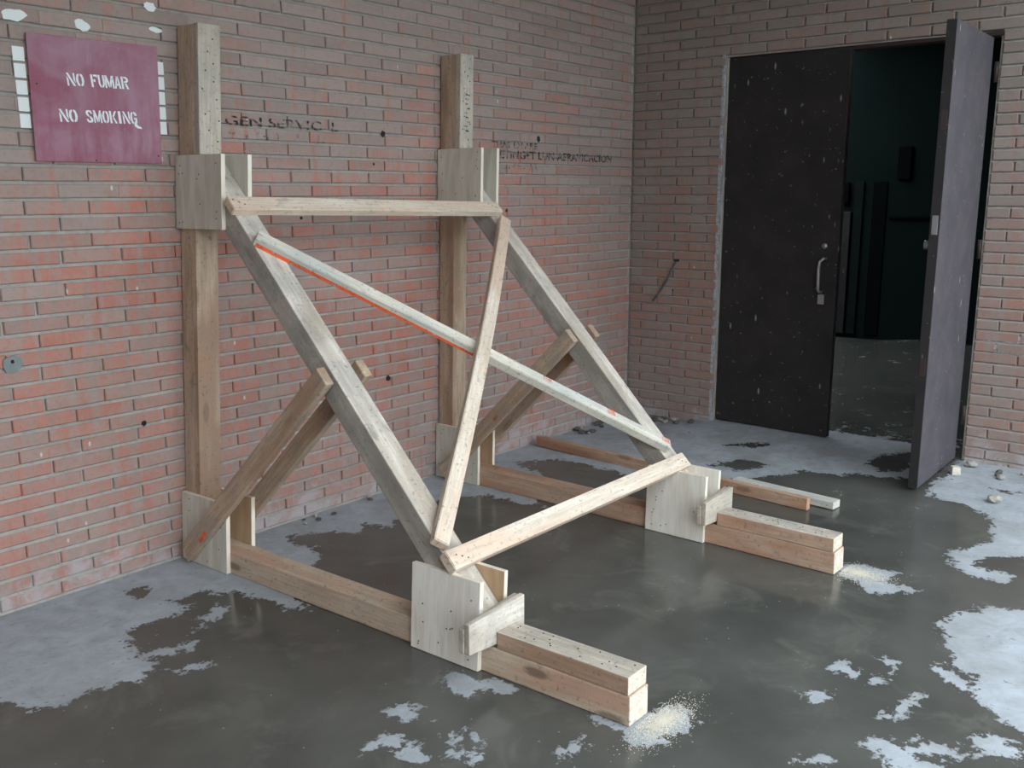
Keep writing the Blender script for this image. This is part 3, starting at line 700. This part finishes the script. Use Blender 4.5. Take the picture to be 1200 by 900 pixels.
for s in (0, 1):
    up_, lo_ = RT[s]
    # wall post and the cleat nailed to its upper front
    post = tim('post', s, [(.012, .001), (.112, .001), (.112, PT[s]), (.012, PT[s])], 0, WT, W_POST, (0, 1))
    cl = tim('wall_cleat', s, [(.113, GU[s][1]+.002), (.146, GU[s][1]+.002), (.146, PT[s]+.002), (.113, PT[s]+.002)], 0, WT*.985, W_CLEAT, (0, 1))
    pts = []
    for i in range(11):
        z = GU[s][1]+.05 + i*(PT[s]-GU[s][1]-.07)/11
        pts.append(FP(s, .1465, z+rn.uniform(-.01, .01), WT*(.28 if i % 2 else .74)+rn.uniform(-.016, .016)))
    nails(cl, pts, Vector((0, -1, 0)), .0036)
    # sole and its front cleat
    sole = tim('sole', s, [(.113, .001), (EN[s], .001), (EN[s]-.004, HS), (.113, HS)], 0, WT, W_SOLE if s == 0 else W_SOLE2, (1, 0), .004)
    sc = tim('sole_cleat', s, [(1.668, HS+.001), (EN[s]-.010, HS+.001), (EN[s]-.012, .147), (1.668, .147)], 0, WT*.99, W_RAKER if s else W_CLEAT, (1, 0))
    face_mat(sole, W_END, lambda n: n.y < -.8)
    face_mat(sc, W_CSIDE if s == 0 else W_SOLE2, lambda n: abs(n.x) > .6)
    face_mat(sc, W_END, lambda n: n.y < -.8)
    pts = [FP(s, rn.uniform(1.70, EN[s]-.03), .1472, WT*rn.uniform(.15, .85)) for i in range(16)]
    nails(sc, pts, Vector((0, 0, 1)), .003)
    # raker
    dtop = .114; ztop = GU[s][1]-.004; dbot = 1.624
    rk = [(dtop, lo_-dtop), (lo_-HS-.002, HS+.002), (dbot, HS+.002), (dbot, up_-dbot), (up_-ztop, ztop), (dtop, ztop)]
    if up_-ztop <= dtop: rk = rk[:4]+[(dtop, up_-dtop)]
    raker = tim('raker', s, rk, .0005, WT-.0005, W_RAKER, (1, -1), .004)
    face_mat(raker, W_RAKERS, lambda n: abs(n.x) > .7)
    # gusset plates on both sides of each joint
    for (d0, d1), (z0, z1), kind in (((.0105, .306), GU[s], 'u'), ((.0105, .310), (.002, .288), 'l'), (DN[s], (.002, .298), 'n')):
        for side in (0, 1):
            o0, o1 = (-TG, -.0004) if side == 0 else (WT+.0004, WT+TG)
            m = W_PLYF if kind == 'n' else W_PLY
            if side == 1 and (kind == 'l' or (kind == 'n' and s == 0)): m = W_PLYT
            g = tim('gusset_plate', s, [(d0, z0), (d1, z0), (d1, z1), (d0, z1)], o0, o1, m, (0, 1), .0015)
            face_mat(g, W_PLYE, lambda n: abs(n.x) < .5)
            plate_nails(g, s, d0, d1, z0, z1, -TG if side == 0 else WT+TG, 11)
    # knee braces, one on each side
    zb = (.022, -.084) if s == 0 else (.002, -.104)
    for side in (0, 1):
        o0, o1 = (-TG-.037, -TG-.0006) if side == 0 else (WT+TG+.0006, WT+TG+.037)
        ex = up_+.004 if side == 0 else up_+.012
        a, b = zb
        # outline: z = D + a (upper edge), z = D + b (lower edge); heel near the floor, head past the raker
        poly = [(.060, .060+a), (.100, .016), (.016-b, .016), ((ex-b)/2, (ex+b)/2), ((ex-a)/2, (ex+a)/2)]
        br = tim('brace', s, poly, o0, o1, W_BRACE, (1, 1))
        if side == 0:
            off = -TG-.0376
            c0 = (.180, .118) if s == 0 else (.44, .375)
            dirx, w2 = (.028, .026) if s == 0 else (.02, .02), .012
            def pm(d, z): return FP(s, d, z, off)
            L2 = .05 if s == 0 else .03
            st = [pm(c0[0]-w2*.4, c0[1]+w2*.4), pm(c0[0]+w2, c0[1]-w2*.2), pm(c0[0]+L2+w2*.6, c0[1]+L2*.95), pm(c0[0]+L2*.8, c0[1]+L2+w2*.6)]
            decal('paint_mark', [st], M_ORANGE if s == 0 else M_ORANGE2, br)
    # wedges driven across the sole between the raker foot and its cleat
    x0 = FP(s, 1.63, .1).x
    wz = HS+.003
    xl, xh = (x0-.128, x0+.140) if s == 0 else (x0-.105, x0+.142)
    def wedge(d0, d1, za, zb_, xa, xb):
        b = [W(xa, d0, wz+.02), W(xb, d0, wz), W(xb, d1, wz), W(xa, d1, wz+.02)]
        t = [W(xa, d0, za), W(xb, d0, zb_), W(xb, d1, zb_), W(xa, d1, za)]
        return prism('wedge', b, t, W_CLEAT if s else W_RAKER, shore, Vector((1, 0, 0)), .003)
    w1 = wedge(1.6255, 1.6455, .196, .222, xl, xh)
    w2_ = wedge(1.6465, 1.6665, .214, .226, xl+.004, xh+.004)

# ---- battens across the rakers (they lie on the rakers' upper faces)
NOR = Vector((.027*-0, 0, 0))
def TP(x, q, h):
    """point on the plane of the rakers' upper faces: x along the wall, q down the slope, h off the plane"""
    c = 1.7825-.0272*x
    D = c/2+q/S2+h/S2; Z = c/2-q/S2+h/S2
    return W(x, D, Z)
def batten(name, a, b, w, t, mat, h0=.0008, bow=0.0, n=1, skew=(0, 0), parent=None):
    ax_ = Vector((b[0]-a[0], b[1]-a[1])); Lb = ax_.length; u = ax_/Lb; v = Vector((-u.y, u.x))
    rings = []
    for i in range(n+1):
        f = i/n; hh = h0 + bow*math.sin(math.pi*f)
        sk = skew[0] if i == 0 else (skew[1] if i == n else 0)
        ring = []
        for (k, hz) in ((-.5, 0), (.5, 0), (.5, t), (-.5, t)):
            off = sk*k
            p = Vector(a)+u*(Lb*f+off)+v*(w*k)
            ring.append(TP(p.x, p.y, hh+hz))
        rings.append(ring)
    xd = rings[-1][0]-rings[0][0]; yd = rings[0][1]-rings[0][0]
    M = frame_of(xd, yd, (rings[0][0]+rings[-1][0])/2); Mi = M.inverted()
    V = [Mi @ p for r in rings for p in r]; F = [[3, 2, 1, 0], [4*n+i for i in range(4)]]
    for i in range(n):
        for k in range(4): F.append([4*i+k, 4*i+(k+1) % 4, 4*i+4+(k+1) % 4, 4*i+4+k])
    me = mesh_from(name, V, F)
    bm = bmesh.new(); bm.from_mesh(me)
    ed = [e for e in bm.edges if len(e.link_faces) == 2 and e.calc_face_angle(0) > .5]
    bmesh.ops.bevel(bm, geom=ed, offset=.003, segments=2, affect='EDGES'); bm.to_mesh(me); bm.free()
    o = link(name, me, shore, mat); place(o, M)
    return o
TB = .040
hb = batten('cross_batten', (.012, -.776), (1.575, -.757), .068, TB*.9, W_PALE)
lb = batten('cross_batten', (-.016, .810), (1.556, .800), .070, TB, W_PALE)
d1 = batten('diagonal_batten', (.040, -.612), (1.520, .712), .054, TB, W_LIME)
d2 = batten('diagonal_batten', (1.560, -.682), (.000, .742), .058, .036, W_PALE, .0012, .0445, 14)
# orange sprayed along the lower arris of the long diagonal, and touches further down
def d1pt(f, k, h):
    a = Vector((.040, -.612)); b = Vector((1.520, .712)); u = (b-a).normalized(); v = Vector((-u.y, u.x))
    p = a+(b-a)*f+v*(.054*k); return TP(p.x, p.y, h)
decal('paint_mark', [[d1pt(f, .512, .002), d1pt(f+.02, .512, .002), d1pt(f+.02, .512, .020-.012*f), d1pt(f, .512, .020-.012*f)] for f in [i*.02+.005 for i in range(25)]], M_ORANGE, d1)
for f in (.66, .83, .985):
    decal('paint_mark', [[d1pt(f-.012, -.45, TB+.0014), d1pt(f+.010, -.45, TB+.0014), d1pt(f+.012, .1, TB+.0014), d1pt(f-.010, .1, TB+.0014)]], M_ORANGE2, d1)
nails(hb, [TP(.03+.02*i, -.79+.012*(i % 3), TB*.9+.0008) for i in range(3)]+[TP(1.50+.02*i, -.775+.012*(i % 3), TB*.9+.0008) for i in range(3)], Vector((0, -1, 1)))
nails(lb, [TP(.02+.02*i, .80+.012*(i % 3), TB+.0008) for i in range(3)]+[TP(1.49+.02*i, .79+.012*(i % 3), TB+.0008) for i in range(3)], Vector((0, -1, 1)))
# scribble in marker on the far post's cleat
mk = []
rr = random.Random(9)
for i in range(9):
    z = 1.985-i*.022; x = .042+rr.uniform(-.01, .012)
    mk.append([FP(1, .1468, z, x), FP(1, .1468, z-.004, x+.022), FP(1, .1468, z-.010, x+.020), FP(1, .1468, z-.007, x-.004)])
cle = [o for o in shore.children if o.name.startswith('wall_cleat')]
decal('marker_scribble', mk, M_PENCIL, cle[-1])

# ================================================================== SIGN
sign = bpy.data.objects.new('no_smoking_sign', None); COL.objects.link(sign)
place(sign, Matrix.Translation((-.285, -.0135, 1.61)))
tag(sign, 'faded maroon metal sign reading NO FUMAR and NO SMOKING on the brick wall', 'sign')
cs = [(-.527, 1.610), (-.047, 1.611), (-.033, 2.045), (-.521, 2.039)]
prism('sign_panel', [PL(x, z, .0135) for x, z in cs], [PL(x, z, .0175) for x, z in cs], M_SIGN, sign, Vector((1, 0, 0)), .001)
G = {
 'N': [[(0, 0), (.2, 0), (.2, .52), (0, .78)], [(0, 1), (.26, 1), (1, .0), (.72, 0)], [(.8, 1), (1, 1), (1, .22), (.8, .48)]],
 'O': [[(.43, 1), (.15, .92), (0, .62), (0, .38), (.15, .08), (.43, 0), (.43, .14), (.3, .3), (.3, .7), (.43, .86)], [(.57, 1), (.85, .92), (1, .62), (1, .38), (.85, .08), (.57, 0), (.57, .14), (.7, .3), (.7, .7), (.57, .86)]],
 'F': [[(0, 0), (.3, 0), (.3, 1), (0, 1)], [(.42, 1), (1, 1), (1, .74), (.8, .84), (.42, .85)], [(.36, .6), (.66, .66), (.66, .40), (.36, .46)]],
 'U': [[(0, 1), (.3, 1), (.3, .32), (.44, .16), (.44, 0), (.2, .06), (0, .3)], [(.72, 1), (1, 1), (1, .3), (.8, .06), (.56, 0), (.56, .16), (.72, .32)]],
 'M': [[(0, 0), (.18, 0), (.18, .6), (0, .82)], [(0, 1), (.24, 1), (.5, .40), (.47, .06), (.40, .06)], [(1, 1), (.76, 1), (.55, .46), (.55, .1), (.62, .06)], [(.82, 0), (1, 0), (1, .82), (.82, .6)]],
 'A': [[(0, 0), (.24, 0), (.50, .76), (.47, 1), (.40, 1)], [(.55, 1), (.66, 1), (1, 0), (.70, 0), (.55, .66)], [(.36, .24), (.6, .24), (.57, .40), (.41, .40)]],
 'R': [[(0, 0), (.28, 0), (.28, 1), (0, 1)], [(.38, 1), (.8, .97), (1, .82), (1, .65), (.8, .52), (.38, .5), (.38, .62), (.62, .64), (.70, .74), (.62, .86), (.38, .88)], [(.45, .44), (.72, .46), (1, 0), (.70, 0)]],
 'S': [[(1, .72), (.74, .70), (.64, .84), (.42, .85), (.30, .76), (.46, .62), (.46, .44), (.1, .6), (0, .8), (.15, .96), (.5, 1), (.85, .95)], [(0, .28), (.26, .30), (.36, .16), (.58, .15), (.70, .24), (.54, .38), (.54, .56), (.9, .4), (1, .2), (.85, .04), (.5, 0), (.15, .05)]],
 'K': [[(0, 0), (.28, 0), (.28, 1), (0, 1)], [(.38, .56), (.74, 1), (1, 1), (.60, .50)], [(.42, .46), (.60, .50), (1, 0), (.72, 0)]],
 'I': [[(0, 0), (1, 0), (1, 1), (0, 1)]],
 'G': [[(.43, 1), (.15, .92), (0, .62), (0, .38), (.15, .08), (.43, 0), (.43, .14), (.3, .3), (.3, .7), (.43, .86)], [(.55, .5), (1, .5), (1, .1), (.8, .02), (.55, 0), (.55, .16), (.72, .22), (.72, .36), (.55, .36)], [(.55, 1), (.85, .95), (1, .8), (1, .68), (.74, .66), (.68, .8), (.55, .84)]],
}
def stencil(word, x0, x1, z0, z1, tilt, extra=()):
    for ch, f0, f1 in word:
        polys = []
        for pl in G[ch]:
            q = []
            for u, w in pl:
                f = f0+(f1-f0)*u; x = x0+(x1-x0)*f
                q.append(PL(x - (w-.5)*.004, z0+(z1-z0)*w+(x-x0)*tilt, .0181))
            polys.append(q)
        decal('letter', polys, M_LETTER, sign)
    for pl in extra: decal('paint_drip', [[PL(x, z, .0181) for x, z in pl]], M_LETTER, sign)
stencil([('N', 0, .13), ('O', .145, .27), ('F', .38, .49), ('U', .50, .60), ('M', .605, .755), ('A', .76, .87), ('R', .88, 1)], -.393, -.161, 1.874, 1.918, .022)
stencil([('N', 0, .108), ('O', .118, .222), ('S', .33, .415), ('M', .425, .53), ('O', .54, .625), ('K', .635, .73), ('I', .75, .785), ('N', .81, .905), ('G', .912, 1)], -.431, -.138, 1.748, 1.792, .024,
        [[(-.150, 1.757), (-.140, 1.757), (-.136, 1.750), (-.122, 1.744), (-.120, 1.738), (-.136, 1.739), (-.148, 1.746)]])
nails(sign.children[0], [PL(-.500, 1.872, .0175), PL(-.060, 1.64, .0175), PL(-.31, 1.617, .0175)], OUTL, .004)

# ================================================================== LOOSE THINGS
def loose(name, a, b, w, h, mat, label, cat, group=None, zlift=None):
    (xa, da), (xb, db) = a, b
    z0 = max(float(floor_z(np.array(xa), np.array(da))), float(floor_z(np.array(xb), np.array(db))))+.001 if zlift is None else zlift
    u = Vector((xb-xa, -(db-da), 0)).normalized(); n = Vector((-u.y, u.x, 0))
    A = W(xa, da, z0); B = W(xb, db, z0)
    bt = [A-n*w/2, B-n*w/2, B+n*w/2, A+n*w/2]; tp = [p+Vector((0, 0, h)) for p in bt]
    o = prism(name, bt, tp, mat, None, u, .003)
    return tag(o, label, cat, group)
loose('loose_plank', (2.275, .06), (2.150, 1.800), .034, .060, W_PLANK, 'long reddish plank lying on edge behind the far sole timber', 'plank')
loose('loose_plank', (2.292, 1.35), (2.247, 1.900), .072, .036, W_LIME, 'short pale board lying flat behind the tip of the reddish plank', 'plank')
loose('wood_offcut', (3.100, 2.200), (3.060, 2.222), .042, .042, W_LIME, 'small pale wood block on the floor in front of the open door leaf', 'wood block')
def rock(name, x, d, r, seed, mat, label, group=None, flat=.6):
    bm = bmesh.new(); bmesh.ops.create_icosphere(bm, subdivisions=2, radius=1)
    rr = random.Random(seed); o3 = Vector((rr.random()*9, rr.random()*9, rr.random()*9)); sx, sy = rr.uniform(.8, 1.4), rr.uniform(.7, 1.1)
    for v in bm.verts:
        k = 1+.55*mnoise.noise(v.co*1.3+o3); v.co = Vector((v.co.x*sx, v.co.y*sy, v.co.z*flat))*k*r
    zmin = min(v.co.z for v in bm.verts)
    for v in bm.verts: v.co.z -= zmin
    me = bpy.data.meshes.new(name); bm.to_mesh(me); bm.free()
    o = link(name, me, None, mat); o.location = W(x, d, float(floor_z(np.array(x), np.array(d)))-.001)
    return tag(o, label, 'rubble', group)
rock('rubble_chunk', 2.745, 2.480, .035, 1, M_RUBBLE, 'largest pale chunk of broken mortar on the dry floor right of the open door')
rock('rubble_chunk', 3.03, .10, .030, 2, M_RUBBLE, 'pale mortar lump at the foot of the brick wall behind the far raker')
rock('rubble_chunk', 3.28, 2.235, .032, 5, M_RUBBLE, 'pale mortar lump in the angle between open door leaf and wall')
rr = random.Random(21)
for i in range(26):
    if i < 14: x, d = rr.uniform(2.6, 3.25), rr.uniform(.03, .16)
    else: x, d = rr.uniform(3.16, 3.30), rr.uniform(.12, .58)
    rock('rubble_crumb', x, d, rr.uniform(.010, .024), 40+i, M_RUBBLED if rr.random() < .6 else M_RUBBLE, 'small crumb of rubble swept into the corner of the two walls', 'rubble crumbs in the wall corner')
for i in range(10):
    x, d = rr.uniform(3.12, 3.34), rr.uniform(2.25, 2.75)
    rock('rubble_crumb', x, d, rr.uniform(.010, .022), 70+i, M_RUBBLED if rr.random() < .5 else M_RUBBLE, 'small crumb of rubble along the wall foot right of the open door', 'rubble crumbs right of the door')
for i in range(8):
    x, d = rr.uniform(.45, 1.35), rr.uniform(.025, .10)
    rock('rubble_crumb', x, d, rr.uniform(.008, .016), 90+i, M_RUBBLED if rr.random() < .6 else M_RUBBLE, 'small crumb of rubble along the wall foot between the two posts', 'rubble crumbs between the posts')
def sawdust(cx, cd_, rx, rd, n, seed, label, dmin):
    r = random.Random(seed); V = []; F = []
    for i in range(n):
        a = r.uniform(0, 2*math.pi); q = abs(r.gauss(0, .38))
        x = cx+math.cos(a)*q*rx; d = cd_+math.sin(a)*q*rd
        if d < dmin: d = dmin+(dmin-d)*.6
        z = float(floor_z(np.array(x), np.array(d)))+.0006+max(0, .004*(1-q*1.6))*r.random()
        s_ = r.uniform(.0010, .0028); k = len(V); b = r.uniform(0, 6.3)
        for j in range(3):
            V.append(W(x+math.cos(b+2.1*j)*s_, d+math.sin(b+2.1*j)*s_*.7, z))
        V.append(W(x, d, z+s_*.4))
        F += [(k, k+1, k+3), (k+1, k+2, k+3), (k+2, k, k+3)]
    o = link('sawdust', mesh_from('sawdust', V, F), None, M_DUST)
    return tag(o, label, 'sawdust', None, 'stuff')
sawdust(.105, 2.215, .20, .09, 6000, 1, 'cream sawdust spilled around the sawn end of the near sole timber', 2.165)
sawdust(1.545, 2.265, .12, .18, 4500, 2, 'cream sawdust spilled around the sawn end of the far sole timber', 2.20)
cab = tube('hanging_cable', [W(xr(d)-o_, d, z) for d, z, o_ in ((.352, 1.061, .005), (.345, 1.040, .020), (.323, .993, .022), (.290, .930, .022), (.252, .867, .022), (.215, .815, .022), (.196, .795, .022))], .006, M_CABLE)
tag(cab, 'thin grey cable hanging from a hole in the brick wall left of the door', 'cable')
bpy.context.view_layer.update()
